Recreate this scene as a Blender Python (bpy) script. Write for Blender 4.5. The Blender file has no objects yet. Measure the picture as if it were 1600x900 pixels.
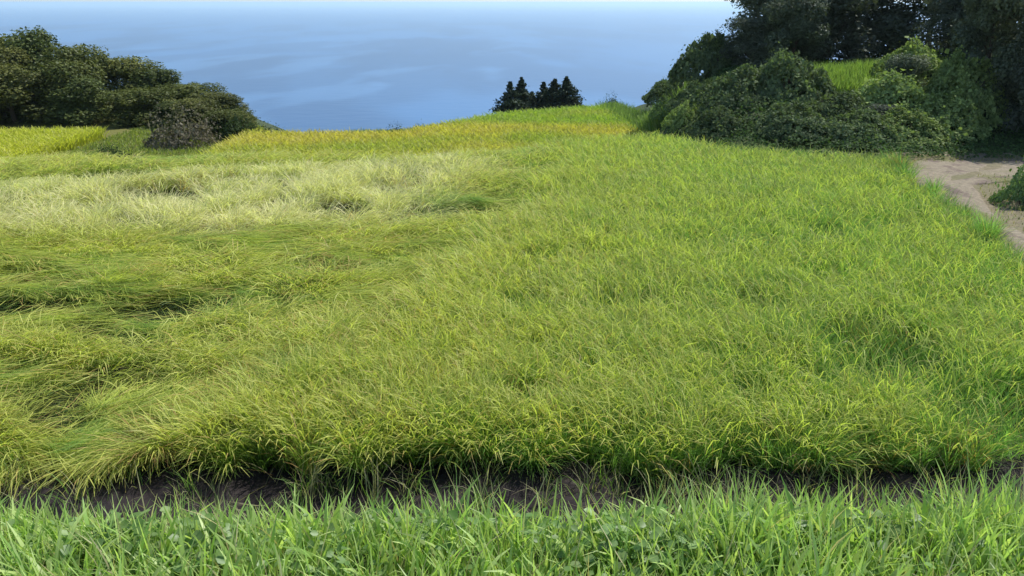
import bpy, math
import numpy as np

# ------------------------------------------------------------------ camera, sky, sun, exposure
S = bpy.context.scene
COL = S.collection
CAM_Z = 5.3
cam_d = bpy.data.cameras.new("camera")
cam = bpy.data.objects.new("camera", cam_d)
COL.objects.link(cam)
cam_d.sensor_width = 36.0
cam_d.lens = 36.0 * 1250 / 1600
cam_d.clip_start = 0.05
cam_d.clip_end = 200000
cam.location = (0, 0, CAM_Z)
cam.rotation_euler = (math.radians(90 - 19.62), 0, 0)
S.camera = cam

SUN_AZ, SUN_EL = math.radians(50), math.radians(53)      # clockwise from the view direction
W = bpy.data.worlds.new("World"); S.world = W; W.use_nodes = True
nt = W.node_tree
bg = nt.nodes["Background"]
sky = nt.nodes.new("ShaderNodeTexSky")
sky.sky_type = 'NISHITA'
sky.sun_disc = False
sky.sun_elevation = SUN_EL
sky.sun_rotation = SUN_AZ
sky.air_density = 1.0
sky.dust_density = 0.6
sky.ozone_density = 1.5
nt.links.new(sky.outputs[0], bg.inputs[0])
bg.inputs[1].default_value = 0.14
sd = bpy.data.lights.new("sun", 'SUN')
sd.energy = 4.2
sd.angle = math.radians(0.6)
sd.color = (1.0, 0.95, 0.86)
sun = bpy.data.objects.new("sun", sd); COL.objects.link(sun)
from mathutils import Vector
sv = Vector((math.sin(SUN_AZ) * math.cos(SUN_EL), math.cos(SUN_AZ) * math.cos(SUN_EL), math.sin(SUN_EL)))
sun.rotation_euler = sv.to_track_quat('Z', 'Y').to_euler()
sun.location = (30, 20, 60)
S.view_settings.view_transform = 'Standard'
S.view_settings.look = 'None'
S.view_settings.gamma = 1.0
S.view_settings.exposure = 0.35
S.render.engine = 'CYCLES'
S.cycles.use_denoising = True
S.cycles.max_bounces = 6
S.cycles.diffuse_bounces = 3
S.cycles.transmission_bounces = 4
S.cycles.transparent_max_bounces = 4
S.cycles.volume_bounces = 1
S.cycles.caustics_reflective = False
S.cycles.caustics_refractive = False

SEA = -90.0
rng = np.random.default_rng(7)
R = math.radians

# ------------------------------------------------------------------ helpers
_tab = np.random.default_rng(99).random((256, 256))
def vn(x, y, f=1.0, s=0):
    x = np.asarray(x, float) * f + s * 17.31; y = np.asarray(y, float) * f + s * 9.73
    xi = np.floor(x).astype(int); yi = np.floor(y).astype(int)
    fx = x - xi; fy = y - yi
    fx = fx * fx * (3 - 2 * fx); fy = fy * fy * (3 - 2 * fy)
    a = _tab[xi & 255, yi & 255]; b = _tab[(xi + 1) & 255, yi & 255]
    c = _tab[xi & 255, (yi + 1) & 255]; d = _tab[(xi + 1) & 255, (yi + 1) & 255]
    return (a * (1 - fx) + b * fx) * (1 - fy) + (c * (1 - fx) + d * fx) * fy
def fbm(x, y, f=1.0, s=0, o=4):
    t = 0; a = .5; n = 0
    for k in range(o):
        t = t + a * vn(x, y, f * 2 ** k, s + k); n += a; a *= .5
    return t / n
def sm(e0, e1, x):
    t = np.clip((x - e0) / (e1 - e0), 0, 1)
    return t * t * (3 - 2 * t)

def tag(o, label=None, cat=None, group=None, kind=None):
    if label: o["label"] = label
    if cat: o["category"] = cat
    if group: o["group"] = group
    if kind: o["kind"] = kind
    return o

def raw_mesh(name, V, F, colors=None, smooth=False):
    """V (n,3); F (m,4) or (m,3) index array."""
    V = np.ascontiguousarray(V, np.float32); F = np.ascontiguousarray(F, np.int32)
    me = bpy.data.meshes.new(name)
    me.vertices.add(len(V)); me.vertices.foreach_set("co", V.ravel())
    k = F.shape[1]
    me.loops.add(F.size); me.loops.foreach_set("vertex_index", F.ravel())
    me.polygons.add(len(F)); me.polygons.foreach_set("loop_start", np.arange(0, F.size, k, dtype=np.int32))
    if smooth: me.polygons.foreach_set("use_smooth", np.ones(len(F), bool))
    if colors is not None:
        at = me.color_attributes.new("Col", 'FLOAT_COLOR', 'POINT')
        c = np.ones((len(V), 4), np.float32); c[:, :3] = colors
        at.data.foreach_set("color", c.ravel())
    me.update(calc_edges=True)
    return me
def link(name, me, mat=None, parent=None):
    o = bpy.data.objects.new(name, me)
    if mat: me.materials.append(mat)
    COL.objects.link(o)
    if parent: o.parent = parent
    return o

def join(parts):
    Vs, Fs, Cs = [], [], []; n = 0
    for V, F, C in parts:
        Vs.append(V); Fs.append(F + n); Cs.append(C); n += len(V)
    return np.concatenate(Vs), np.concatenate(Fs), np.concatenate(Cs)

def ribbons(P, az, ph0, ph1, L, Wd, col, seg=4, prof=None, power=1.3, face=None, zmin=None, tip=None, r=rng):
    """curved grass-like blades. angles from the vertical; returns V,F,C"""
    n = len(P)
    if prof is None: prof = np.array([.7, 1, .9, .6, .08][:seg + 1]) if seg == 4 else np.interp(np.linspace(0, 1, seg + 1), [0, .3, .7, 1], [.7, 1, .75, .08])
    prof = np.asarray(prof, float)
    k = (np.arange(seg) + .5) / seg
    phi = ph0[:, None] + (ph1 - ph0)[:, None] * k[None] ** power
    azk = az[:, None] + (r.normal(0, .18, (n, 1)) * k[None])
    st = (L / seg)[:, None]
    d = np.stack([np.sin(phi) * np.cos(azk) * st, np.sin(phi) * np.sin(azk) * st, np.cos(phi) * st], -1)
    C = np.concatenate([P[:, None], P[:, None] + np.cumsum(d, 1)], 1)
    if zmin is not None:
        C[:, :, 2] = np.maximum(C[:, :, 2], zmin[:, None] if np.ndim(zmin) else zmin)
    fa = az + math.pi / 2 + (r.normal(0, .7, n) if face is None else face)
    w = np.stack([np.cos(fa), np.sin(fa), r.normal(0, .35, n)], -1)
    w /= np.linalg.norm(w, axis=1)[:, None]
    off = w[:, None, :] * (Wd[:, None] * prof[None])[:, :, None] * .5
    V = np.stack([C - off, C + off], 2).reshape(-1, 3)
    base = (np.arange(n) * (seg + 1) * 2)[:, None] + (np.arange(seg) * 2)[None]
    F = np.stack([base, base + 1, base + 3, base + 2], -1).reshape(-1, 4)
    cc = np.repeat(col[:, None], (seg + 1) * 2, 1)
    if tip is not None:
        t = np.repeat(np.linspace(0, 1, seg + 1), 2) ** 1.5
        cc = cc * (1 - t[None, :, None]) + tip[:, None, :] * t[None, :, None]
    return V, F, cc.reshape(-1, 3)

def leaf_quads(P, size, col, nrm=None, spread=.8, r=rng, aspect=.6):
    """small folded leaf cards (two triangles worth of a pointed diamond) at P"""
    n = len(P)
    d = r.normal(0, 1, (n, 3))
    if nrm is not None: d = nrm + d * spread
    d /= np.linalg.norm(d, axis=1)[:, None] + 1e-9
    a = np.cross(d, r.normal(0, 1, (n, 3))); a /= np.linalg.norm(a, axis=1)[:, None] + 1e-9
    b = np.cross(d, a)
    s = size[:, None]
    asp = (aspect * r.uniform(.7, 1.4, n))[:, None]
    p0 = P - a * s * .5
    p2 = P + a * s * .5
    p1 = P + b * s * .5 * asp - d * s * .12 + a * s * .08
    p3 = P - b * s * .5 * asp - d * s * .12 + a * s * .08
    V = np.stack([p0, p1, p2, p3], 1).reshape(-1, 3)
    F = np.arange(4 * n).reshape(n, 4)
    return V, F, np.repeat(col, 4, 0)

def tube(pts, rad, sides=7):
    pts = np.asarray(pts, float); rad = np.asarray(rad, float)
    V = []; n = len(pts)
    for i in range(n):
        t = pts[min(i + 1, n - 1)] - pts[max(i - 1, 0)]; t /= np.linalg.norm(t) + 1e-9
        a = np.cross(t, (0.3, 1, 0.1)); a /= np.linalg.norm(a); b = np.cross(t, a)
        for k in range(sides):
            an = 2 * math.pi * k / sides
            V.append(pts[i] + (a * math.cos(an) + b * math.sin(an)) * rad[i])
    F = [(i * sides + k, i * sides + (k + 1) % sides, (i + 1) * sides + (k + 1) % sides, (i + 1) * sides + k)
         for i in range(n - 1) for k in range(sides)]
    return np.array(V), np.array(F)

# ------------------------------------------------------------------ materials
def leaf_mat(name, trans=.42, gloss=.06, rough=.45, hue=(1, 1, 1), tcol=(1.15, 1.1, .55)):
    m = bpy.data.materials.new(name); m.use_nodes = True
    t = m.node_tree; N = t.nodes; N.clear(); Lk = t.links.new
    out = N.new("ShaderNodeOutputMaterial")
    at = N.new("ShaderNodeAttribute"); at.attribute_name = "Col"
    info = N.new("ShaderNodeObjectInfo")
    hs = N.new("ShaderNodeHueSaturation")
    mr = N.new("ShaderNodeMapRange"); mr.inputs[3].default_value = .82; mr.inputs[4].default_value = 1.18
    Lk(info.outputs["Random"], mr.inputs[0]); Lk(mr.outputs[0], hs.inputs["Value"])
    mh = N.new("ShaderNodeMix"); mh.data_type = 'RGBA'; mh.blend_type = 'MULTIPLY'; mh.inputs[0].default_value = 1
    mh.inputs[7].default_value = (*hue, 1)
    Lk(at.outputs["Color"], mh.inputs[6]); Lk(mh.outputs[2], hs.inputs["Color"])
    d = N.new("ShaderNodeBsdfDiffuse"); tr = N.new("ShaderNodeBsdfTranslucent")
    mt = N.new("ShaderNodeMix"); mt.data_type = 'RGBA'; mt.blend_type = 'MULTIPLY'; mt.inputs[0].default_value = 1
    mt.inputs[7].default_value = (*tcol, 1)
    Lk(hs.outputs[0], d.inputs[0]); Lk(hs.outputs[0], mt.inputs[6]); Lk(mt.outputs[2], tr.inputs[0])
    mx = N.new("ShaderNodeMixShader"); mx.inputs[0].default_value = trans
    Lk(d.outputs[0], mx.inputs[1]); Lk(tr.outputs[0], mx.inputs[2])
    g = N.new("ShaderNodeBsdfGlossy"); g.inputs["Roughness"].default_value = rough; g.inputs[0].default_value = (.9, .95, 1, 1)
    mg = N.new("ShaderNodeMixShader"); mg.inputs[0].default_value = gloss
    Lk(mx.outputs[0], mg.inputs[1]); Lk(g.outputs[0], mg.inputs[2])
    Lk(mg.outputs[0], out.inputs[0])
    return m

def soil_mat(name, vcol=True, colA=(.05, .04, .035), colB=(.02, .016, .015), scale=6, bump=.5, rough=.9):
    m = bpy.data.materials.new(name); m.use_nodes = True
    t = m.node_tree; N = t.nodes; Lk = t.links.new
    b = N["Principled BSDF"]; b.inputs["Roughness"].default_value = rough
    b.inputs["Specular IOR Level"].default_value = .25
    tc = N.new("ShaderNodeTexCoord")
    nz = N.new("ShaderNodeTexNoise"); nz.inputs["Scale"].default_value = scale; nz.inputs["Detail"].default_value = 8
    nz.inputs["Roughness"].default_value = .65
    Lk(tc.outputs["Object"], nz.inputs[0])
    if vcol:
        at = N.new("ShaderNodeAttribute"); at.attribute_name = "Col"
        mr = N.new("ShaderNodeMapRange"); mr.inputs[1].default_value = .25; mr.inputs[2].default_value = .75
        mr.inputs[3].default_value = .55; mr.inputs[4].default_value = 1.45
        Lk(nz.outputs[0], mr.inputs[0])
        mx = N.new("ShaderNodeVectorMath"); mx.operation = 'SCALE'
        Lk(at.outputs["Color"], mx.inputs[0]); Lk(mr.outputs[0], mx.inputs["Scale"])
        Lk(mx.outputs[0], b.inputs["Base Color"])
    else:
        cr = N.new("ShaderNodeValToRGB")
        cr.color_ramp.elements[0].position = .35; cr.color_ramp.elements[0].color = (*colB, 1)
        cr.color_ramp.elements[1].position = .65; cr.color_ramp.elements[1].color = (*colA, 1)
        Lk(nz.outputs[0], cr.inputs[0]); Lk(cr.outputs[0], b.inputs["Base Color"])
    bp = N.new("ShaderNodeBump"); bp.inputs["Strength"].default_value = bump; bp.inputs["Distance"].default_value = .05
    Lk(nz.outputs[0], bp.inputs["Height"]); Lk(bp.outputs[0], b.inputs["Normal"])
    return m

M_RICE = leaf_mat("rice_leaf", .5, .015, .5, tcol=(1.03,1.17,.6))
M_GRASS = leaf_mat("grass_leaf", .48, .02, .45, tcol=(1.0, 1.1, .5))
M_TREE = leaf_mat("tree_leaf", .22, .015, .5, tcol=(1.1, 1.2, .5))
M_VINE = leaf_mat("vine_leaf", .34, .006, .5, tcol=(1.0, 1.15, .5))
M_CONIF = leaf_mat("conifer_leaf", .12, .01, .5)
M_GROUND = soil_mat("ground_soil", True)
M_MUD = soil_mat("mud", False, (.032, .024, .025), (.009, .007, .008), 5, .9, .8)
M_PATH = soil_mat("path_dirt", True, scale=9, bump=.4)
M_BARK = soil_mat("bark", False, (.12, .09, .07), (.04, .03, .025), 14, .8)

# ------------------------------------------------------------------ terrain
def x_edge(y):                      # right border of the near paddy
    return np.interp(y, [-20, 5, 8, 15.2, 25.5, 60], [7.6, 7.8, 8.3, 9.75, 11.75, 17.5])
def y_far(x):                       # far border of the near paddy
    return np.interp(x, [-60, -30, -4, 3, 5, 6.5, 7.5, 12.3, 60], [26.3, 26.3, 27.2, 29.3, 30.3, 29.4, 27.3, 25.5, 25.5])
def y_brink(x):                     # where the terraces end and the land falls to the sea
    return np.interp(x, [-400, -60, -20, -15.5, -14.5, -6.5, -.8, 7.1, 9, 30, 400],
                     [110, 90, 60, 50, 46.6, 46.8, 54.8, 59.4, 62, 80, 140])
def terrain(x, y):
    x = np.asarray(x, float); y = np.asarray(y, float)
    # near bank
    bank = 2.38 + .10 * (fbm(x, y, .9, 3) - .5)
    z = bank * (1 - sm(3.7, 5.5, y))
    # bund / path on the right of the paddy and behind it
    lvl = .5
    e = x - x_edge(y)
    right = sm(.0, .35, e)
    z = z * (1 - sm(3.7, 5.5, y) * right) + right * sm(3.7, 5.5, y) * lvl
    # beyond the paddy
    yf = y_far(x)
    b = y - yf
    t_low = sm(.5, 3.0, b)
    low = -2.3 + .12 * (fbm(x, y, .15, 8) - .5)
    hillside = sm(5.2, 9.5, x - .12 * np.clip(y - 30, 0, 30))
    # hill on the right: a ledge that climbs away from the path
    rise = lvl + 1.75 * sm(26.2, 36, y) + .06 * np.clip(x - 14, 0, 40) * sm(26, 34, y) + .5 * (fbm(x, y, .3, 5) - .5) * sm(26.5, 30, y)
    rise = rise - np.clip(y - 42, 0, 400) * .25
    z = z * (1 - t_low * (1 - hillside)) + low * t_low * (1 - hillside)
    z = np.where(b > -.5, z * (1 - hillside * sm(-.3, .8, b)) + np.maximum(rise, -6) * hillside * sm(-.3, .8, b), z)
    # brink
    br = y - y_brink(x)
    fall = np.clip(br, 0, 30) * .26 + np.clip(br - 30, 0, 2000) * .55
    z = z - fall * (1 + .25 * (fbm(x, y, .04, 11) - .5))
    return np.maximum(z, SEA - 12)

def paddy_mask(x, y):
    return (x < x_edge(y) - .15) & (y < y_far(x)) & (y > 7.7)

def axis(fine0, fine1, st, lo, hi, g=1.18):
    a = list(np.arange(fine0, fine1 + 1e-6, st)); s = st; v = a[-1]
    while v < hi: s *= g; v += s; a.append(v)
    s = st; v = a[0]; pre = []
    while v > lo: s *= g; v -= s; pre.append(v)
    return np.array(pre[::-1] + a)
gx = axis(-30, 26, .25, -1500, 1500); gy = axis(-3, 64, .22, -900, 600)
X, Y = np.meshgrid(gx, gy)
Z = terrain(X, Y)
nx, ny = len(gx), len(gy)
Vt = np.stack([X, Y, Z], -1).reshape(-1, 3)
ii = (np.arange(ny - 1)[:, None] * nx + np.arange(nx - 1)[None]).ravel()
Ft = np.stack([ii, ii + 1, ii + nx + 1, ii + nx], -1)
soil = np.array([.030, .024, .020]); grass = np.array([.07, .10, .025]); tan = np.array([.20, .16, .105]); scrub = np.array([.04, .06, .022])
x, y = Vt[:, 0], Vt[:, 1]
c = np.tile(grass, (len(Vt), 1))
def mixc(c, k, m): return c * (1 - m[:, None]) + k * m[:, None]
m_p = sm(5, 5.6, y) * (1 - sm(-.1, .2, x - x_edge(y))) * (1 - sm(0, .6, y - y_far(x)))
c = mixc(c, soil, m_p)
m_path = sm(.0, .4, x - x_edge(y)) * sm(5, 6, y) * (1 - sm(26, 27.5, y))
c = mixc(c, tan, m_path * (.45 + .55 * fbm(x, y, .8, 21)))
c = mixc(c, scrub, sm(1, 3, y - y_far(x)) * sm(6, 9, x))
c = mixc(c, scrub, sm(0, 3, y - y_brink(x)))
f2 = sm(1.5, 3, y - y_far(x)) * (1 - sm(5, 7, x)) * (1 - sm(-.5, .5, y - y_brink(x)))
c = mixc(c, np.array([.14, .14, .035]), f2)
c = mixc(c, np.array([.30, .26, .19]), 1 - sm(.7, 1.1, (x + 19.4 + (y - 40) * .35) ** 2 / 1.6 + (y - 38.5) ** 2 / 14))
ground = link("ground", raw_mesh("ground", Vt, Ft, c, True), M_GROUND)
tag(ground, kind="structure")

# ------------------------------------------------------------------ sea
def sea_mat():
    m = bpy.data.materials.new("sea_water"); m.use_nodes = True
    t = m.node_tree; N = t.nodes; Lk = t.links.new
    b = N["Principled BSDF"]
    b.inputs["Roughness"].default_value = .32
    b.inputs["IOR"].default_value = 1.33
    at = N.new("ShaderNodeAttribute"); at.attribute_name = "Col"
    Lk(at.outputs["Color"], b.inputs["Base Color"])
    tc = N.new("ShaderNodeTexCoord")
    mp = N.new("ShaderNodeMapping"); mp.inputs["Scale"].default_value = (.05, .09, .05); mp.inputs["Rotation"].default_value = (0, 0, .5)
    Lk(tc.outputs["Object"], mp.inputs[0])
    nz = N.new("ShaderNodeTexNoise"); nz.inputs["Detail"].default_value = 5; nz.inputs["Scale"].default_value = 1
    Lk(mp.outputs[0], nz.inputs[0])
    bp = N.new("ShaderNodeBump"); bp.inputs["Strength"].default_value = .5; bp.inputs["Distance"].default_value = .8
    Lk(nz.outputs[0], bp.inputs["Height"]); Lk(bp.outputs[0], b.inputs["Normal"])
    return m
ang = np.radians(np.concatenate([np.arange(-180, -42, 6), np.arange(-42, 42, .15), np.arange(42, 181, 6)]))
rad = np.concatenate([[60], np.geomspace(200, 6000, 420), np.geomspace(6500, 90000, 24)])
A, Rr = np.meshgrid(ang, rad)
SX, SY = Rr * np.sin(A), Rr * np.cos(A)
sxy = np.stack([SX.ravel(), SY.ravel()], -1)
deep = np.array([.030, .125, .30]); dark = np.array([.008, .065, .185]); pale = np.array([.10, .25, .48])
n1 = fbm(sxy[:, 0], sxy[:, 1], .0016, 31, 5)
# a darker reef / current patch off the coast, its far rim running out to the right, with paler drift lines nearer
xs, ys = sxy[:, 0], sxy[:, 1]
wob = (fbm(xs, ys, .004, 41, 4) - .5) * 2
rim_r = np.interp(ys, [600, 800, 1100, 1500, 2000, 2400], [-60, -80, -90, -70, -60, -90]) + wob * 70
rim_far = np.interp(xs, [-1200, -700, -560, -350, -60], [1300, 1500, 2150, 2350, 2150]) + wob * 350
patch = (1 - sm(-25, 30, xs - rim_r)) * (1 - sm(-60, 120, ys - rim_far)) * sm(.33, .5, fbm(xs, ys, .0035, 44, 4))
line = sm(.60, .72, fbm(xs * .9 + ys * .35, ys * .35 - xs * .25, .012, 47, 3)) * (1 - sm(900, 1500, ys)) * (1 - sm(-60, 60, xs + 60))
cs = mixc(np.tile(deep, (len(xs), 1)), dark, patch * .5)
cs = mixc(cs, pale, line * .5)
mot = sm(.40, .62, fbm(xs * .0075 + ys * .0016, ys * .0017 - xs * .002, 1.0, 49, 6)) * (1 - sm(2500, 6000, ys))
cs = mixc(cs, dark, mot * .75 * (1 - .5 * sm(-100, 500, xs)))
stk = sm(.56, .74, fbm(xs * .010 + ys * .0012, ys * .0035 - xs * .006, 1.0, 57, 4)) * (1 - sm(1500, 3000, ys)) * (1 - sm(-50, 150, xs))
cs = mixc(cs, pale, stk * .3)
cs = cs * (.85 + .3 * n1)[:, None]
na = len(ang); nr = len(rad)
ii = (np.arange(nr - 1)[:, None] * na + np.arange(na - 1)[None]).ravel()
sea = link("sea", raw_mesh("sea", np.stack([xs, ys, np.full(len(xs), SEA)], -1),
           np.stack([ii, ii + na, ii + na + 1, ii + 1], -1), cs, True), sea_mat())
tag(sea, kind="structure")

# ------------------------------------------------------------------ haze
def build_haze():
    hx, y0, y1, z0, z1 = 88000, -88000, 89000, SEA - 14, 24.0
    V = np.array([(sx * hx, yy, zz) for zz in (z0, z1) for yy in (y0, y1) for sx in (-1, 1)], float)
    F = np.array([(0, 2, 3, 1), (4, 5, 7, 6), (0, 1, 5, 4), (2, 6, 7, 3), (0, 4, 6, 2), (1, 3, 7, 5)])
    me = raw_mesh("haze", V, F)
    m = bpy.data.materials.new("haze_air"); m.use_nodes = True
    N = m.node_tree.nodes; N.clear()
    out = N.new("ShaderNodeOutputMaterial"); pv = N.new("ShaderNodeVolumePrincipled")
    pv.inputs["Color"].default_value = (.74, .93, 1, 1)
    pv.inputs["Density"].default_value = .00011
    pv.inputs["Anisotropy"].default_value = .3
    m.node_tree.links.new(pv.outputs[0], out.inputs["Volume"])
    tag(link("haze", me, m), kind="stuff")
build_haze()

# ------------------------------------------------------------------ mud strip in front of the rice
mx_, my_ = np.meshgrid(np.arange(-7, 8.6, .04), np.arange(4.9, 8.6, .04))
cl = np.abs(fbm(mx_, my_, 2.2, 61, 4) - .5) * 2
mz = .03 + .16 * (1 - cl) * sm(.3, .6, fbm(mx_, my_, .9, 66)) * .8 + .05 * fbm(mx_, my_, 7, 63, 3)
base = np.maximum(terrain(mx_, my_), 0)
edge = sm(4.9, 5.4, my_)
mz = base * 1.0 + mz * edge - .05 * (1 - edge)
n1_, n2_ = mx_.shape[1], mx_.shape[0]
ii = (np.arange(n2_ - 1)[:, None] * n1_ + np.arange(n1_ - 1)[None]).ravel()
mud = link("mud", raw_mesh("mud", np.stack([mx_, my_, mz], -1).reshape(-1, 3), np.stack([ii, ii + 1, ii + n1_ + 1, ii + n1_], -1), None, True), M_MUD)
tag(mud, kind="structure")

# ------------------------------------------------------------------ path
pv_, pu_ = np.meshgrid(np.linspace(0, 1, 60), np.linspace(5.6, 26.9, 170))
left = x_edge(pu_) + .2
wid = np.interp(pu_, [5.6, 14, 19, 22, 24.2, 27], [.9, .95, 1.0, 1.7, 8, 12])
px_ = left + wid * pv_ + .12 * (vn(pu_, pv_ * 0, .8, 5) - .5)
pz_ = terrain(px_, pu_) + .02 + .05 * fbm(px_, pu_, 1.3, 71) - .05 * np.exp(-((pv_ - .35) / .12) ** 2) - .06 * sm(.9, 1, pv_) - .06 * (1 - sm(0, .1, pv_))
nf = fbm(px_, pu_, .6, 73, 5).ravel(); nf2 = fbm(px_, pu_, 2.5, 75, 4).ravel()
pc = np.tile(np.array([.225, .19, .135]), (px_.size, 1))
pc = mixc(pc, np.array([.15, .15, .06]), sm(.5, .66, nf))
pc = mixc(pc, np.array([.12, .085, .075]), sm(.55, .72, nf2) * .8)
ii = (np.arange(169)[:, None] * 60 + np.arange(59)[None]).ravel()
path = link("dirt_path", raw_mesh("dirt_path", np.stack([px_, pu_, pz_], -1).reshape(-1, 3), np.stack([ii, ii + 1, ii + 61, ii + 60], -1), pc, True), M_PATH)
tag(path, kind="structure")

# ------------------------------------------------------------------ rice of the near paddy
G_DEEP = np.array([.10, .225, .06]); G_MID = np.array([.21, .365, .070]); G_YEL = np.array([.41, .445, .085])
PAN = np.array([.52, .52, .15]); PALE = np.array([.74, .69, .42]); RUST = np.array([.50, .32, .13])
# hollows in the lodged crop: x, y, half-length, half-depth, strength
HOLES = [(-8.9, 12.5, 1.7, .22, .95), (-5.9, 12.6, 1.3, .24, .95), (-7.6, 9.1, .8, .2, .9), (-5.7, 8.55, .65, .16, .9),
         (-5.9, 11.1, .9, .18, .8), (-4.9, 11.3, .6, .16, .7), (-6.1, 14.6, .7, .2, .8), (-4.1, 14.6, 1.2, .2, .6),
         (-12.2, 23.5, 1.3, .45, .9), (-3.2, 21.5, 1.2, .4, .6), (-1.2, 19.2, 1.5, .35, .7), (-14, 20.0, 1.4, .3, .6),
         (-9.8, 14.4, 1.3, .2, .6), (5.3, 9.9, .9, .3, .8), (5.4, 10.9, .8, .3, .85), (3.6, 11.8, 1.0, .3, .5), (4.1, 9.6, .5, .2, .8), (3.2, 9.2, .35, .2, .7), (2.6, 12.2, .7, .25, .6),
         (5.6, 10.9, .7, .3, .5), (4.0, 8.6, .7, .25, .5), (-10.8, 19.5, .8, .25, .6), (-7.3, 10.2, .9, .15, .6)]
_hr = np.random.default_rng(555)
for _ in range(48):
    _y = _hr.uniform(9, 25); _x = _hr.uniform(-.68 * _y, np.interp(_y, [8, 12, 19, 27], [-3, -1.5, .5, 1.5]))
    HOLES.append((_x, _y, _hr.uniform(.18, .75), _hr.uniform(.05, .12) * (1 + .03 * _y), _hr.uniform(.6, 1.0)))
for _ in range(95):
    _y = _hr.uniform(8.8, 22); _x = _hr.uniform(-.5, min(.6 * _y, 11))
    HOLES.append((_x, _y, _hr.uniform(.12, .36), _hr.uniform(.06, .13), _hr.uniform(.7, 1.0)))
def holes(x, y):
    h = np.zeros_like(x)
    wx = x + (vn(x, y, 2.1, 81) - .5) * .9 + (vn(x, y, 6, 82) - .5) * .25; wy = y + (vn(x, y, 1.9, 83) - .5) * .7 + (vn(x, y, 5, 84) - .5) * .3
    for (cx, cy, a, b, s) in HOLES:
        h = np.maximum(h, s * np.exp(-(((wx - cx) / a) ** 2 + ((wy - cy - .45) / (b * 2.4)) ** 2) ** 2))
    return h
def lodge(x, y):
    """0 = standing, 1 = flattened"""
    xb = np.interp(y, [8, 9.5, 12, 15, 19, 27], [-4.6, -3.0, -2.2, -1.2, .6, 1.5])
    return 1 - sm(-1.6, 1.6, x - xb - 2.2 * (fbm(x, y, .45, 85) - .5))
def pale_zone(x, y):
    w = 3.0 * (fbm(x, y, .25, 87) - .5)
    lo = np.interp(x, [-20, -8, -2, 2], [16.6, 17.6, 19.2, 22]) + w * .5
    return sm(-.5, .6, y - lo) * (1 - sm(.3, 3.0, x + 3.2 - w)) * (1 - .85 * sm(-.4, 1.6, y - 22.0 - w * .9 - np.interp(x, [-17, -9, -4], [-1.5, 1.8, 3.5])))

def rice_field(N, seed):
    r = np.random.default_rng(seed)
    # sample hills in the wedge the field covers, denser nearer
    M = int(N * 2.2)
    yy = 7.8 + (30.4 - 7.8) * r.random(M) ** 1.05
    half = 2.0 + yy * .70
    xx = r.uniform(-1, 1, M) * half
    # pull to the planted rows where the crop still stands
    lod = lodge(xx, yy)
    row = .30; rx = np.round((xx + .06 * vn(yy, xx * 0, .8, 2)) / row) * row + r.normal(0, .045, M); ry = np.round(yy / .24) * .24 + r.normal(0, .035, M)
    k = (lod < .5) & (r.random(M) < .85)
    xx = np.where(k, rx, xx); yy = np.where(k, ry, yy)
    fr = 8.2 + .25 * (vn(xx, xx * 0, 3.1, 95) - .5) + .38 * (fbm(xx, xx * 0 + 3, 1.1, 91) - .5) * 2
    keep = (xx < x_edge(yy) + .38 - .3 * vn(yy, yy * 0, 1.5, 3)) & (yy < y_far(xx)) & (yy > fr)
    h = holes(xx, yy)
    keep &= r.random(M) > h * .88
    sw_ = fbm(xx, yy, .35, 101); dl_ = R(-8) + (sw_ - .5) * R(150)
    for q in (.3, .6):
        hq = holes(xx + q * np.cos(dl_) * lod, yy + q * np.sin(dl_) * lod)
        keep &= r.random(M) > hq * .75 * (lod > .4)
    crev = sm(.60, .72, fbm(xx * .55 + yy * .12, yy * 1.5, .9, 97)) * lod
    keep &= r.random(M) > crev * .8
    pzz = pale_zone(xx, yy)
    keep &= r.random(M) > pzz * .95 * sm(.46, .58, fbm(xx * 1.1, yy * .7, 1.5, 143, 3))
    dens = 1 - .45 * sm(.50, .68, fbm(xx, yy, .8, 93)) - .5 * sm(3.9, 6.5, xx - .25 * (yy - 8)) * (1 - sm(9, 12, yy))
    keep &= r.random(M) > .8 * sm(5.1, 6.0, xx - .35 * (yy - 8.5) + (fbm(xx, yy, 1.3, 99) - .5) * 2) * (1 - sm(9.3, 10.5, yy))
    keep &= r.random(M) < dens
    xx, yy = xx[keep][:N], yy[keep][:N]
    return r, xx, yy

def clear_holes(part, seg, r):
    """drop the leaves whose outer half would bridge a hollow"""
    V, F, C = part; k = (seg + 1) * 2; n = len(V) // k
    v = V.reshape(n, seg + 1, 2, 3).mean(2)
    h = np.maximum.reduce([holes(v[:, j, 0], v[:, j, 1]) for j in range(seg - 1, seg + 1)])
    keep = h < r.uniform(.35, 1.1, n)
    V = V.reshape(n, k, 3)[keep].reshape(-1, 3); C = C.reshape(n, k, 3)[keep].reshape(-1, 3); m = keep.sum()
    base = (np.arange(m) * k)[:, None] + (np.arange(seg) * 2)[None]
    F = np.stack([base, base + 1, base + 3, base + 2], -1).reshape(-1, 4)
    return V, F, C

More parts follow.
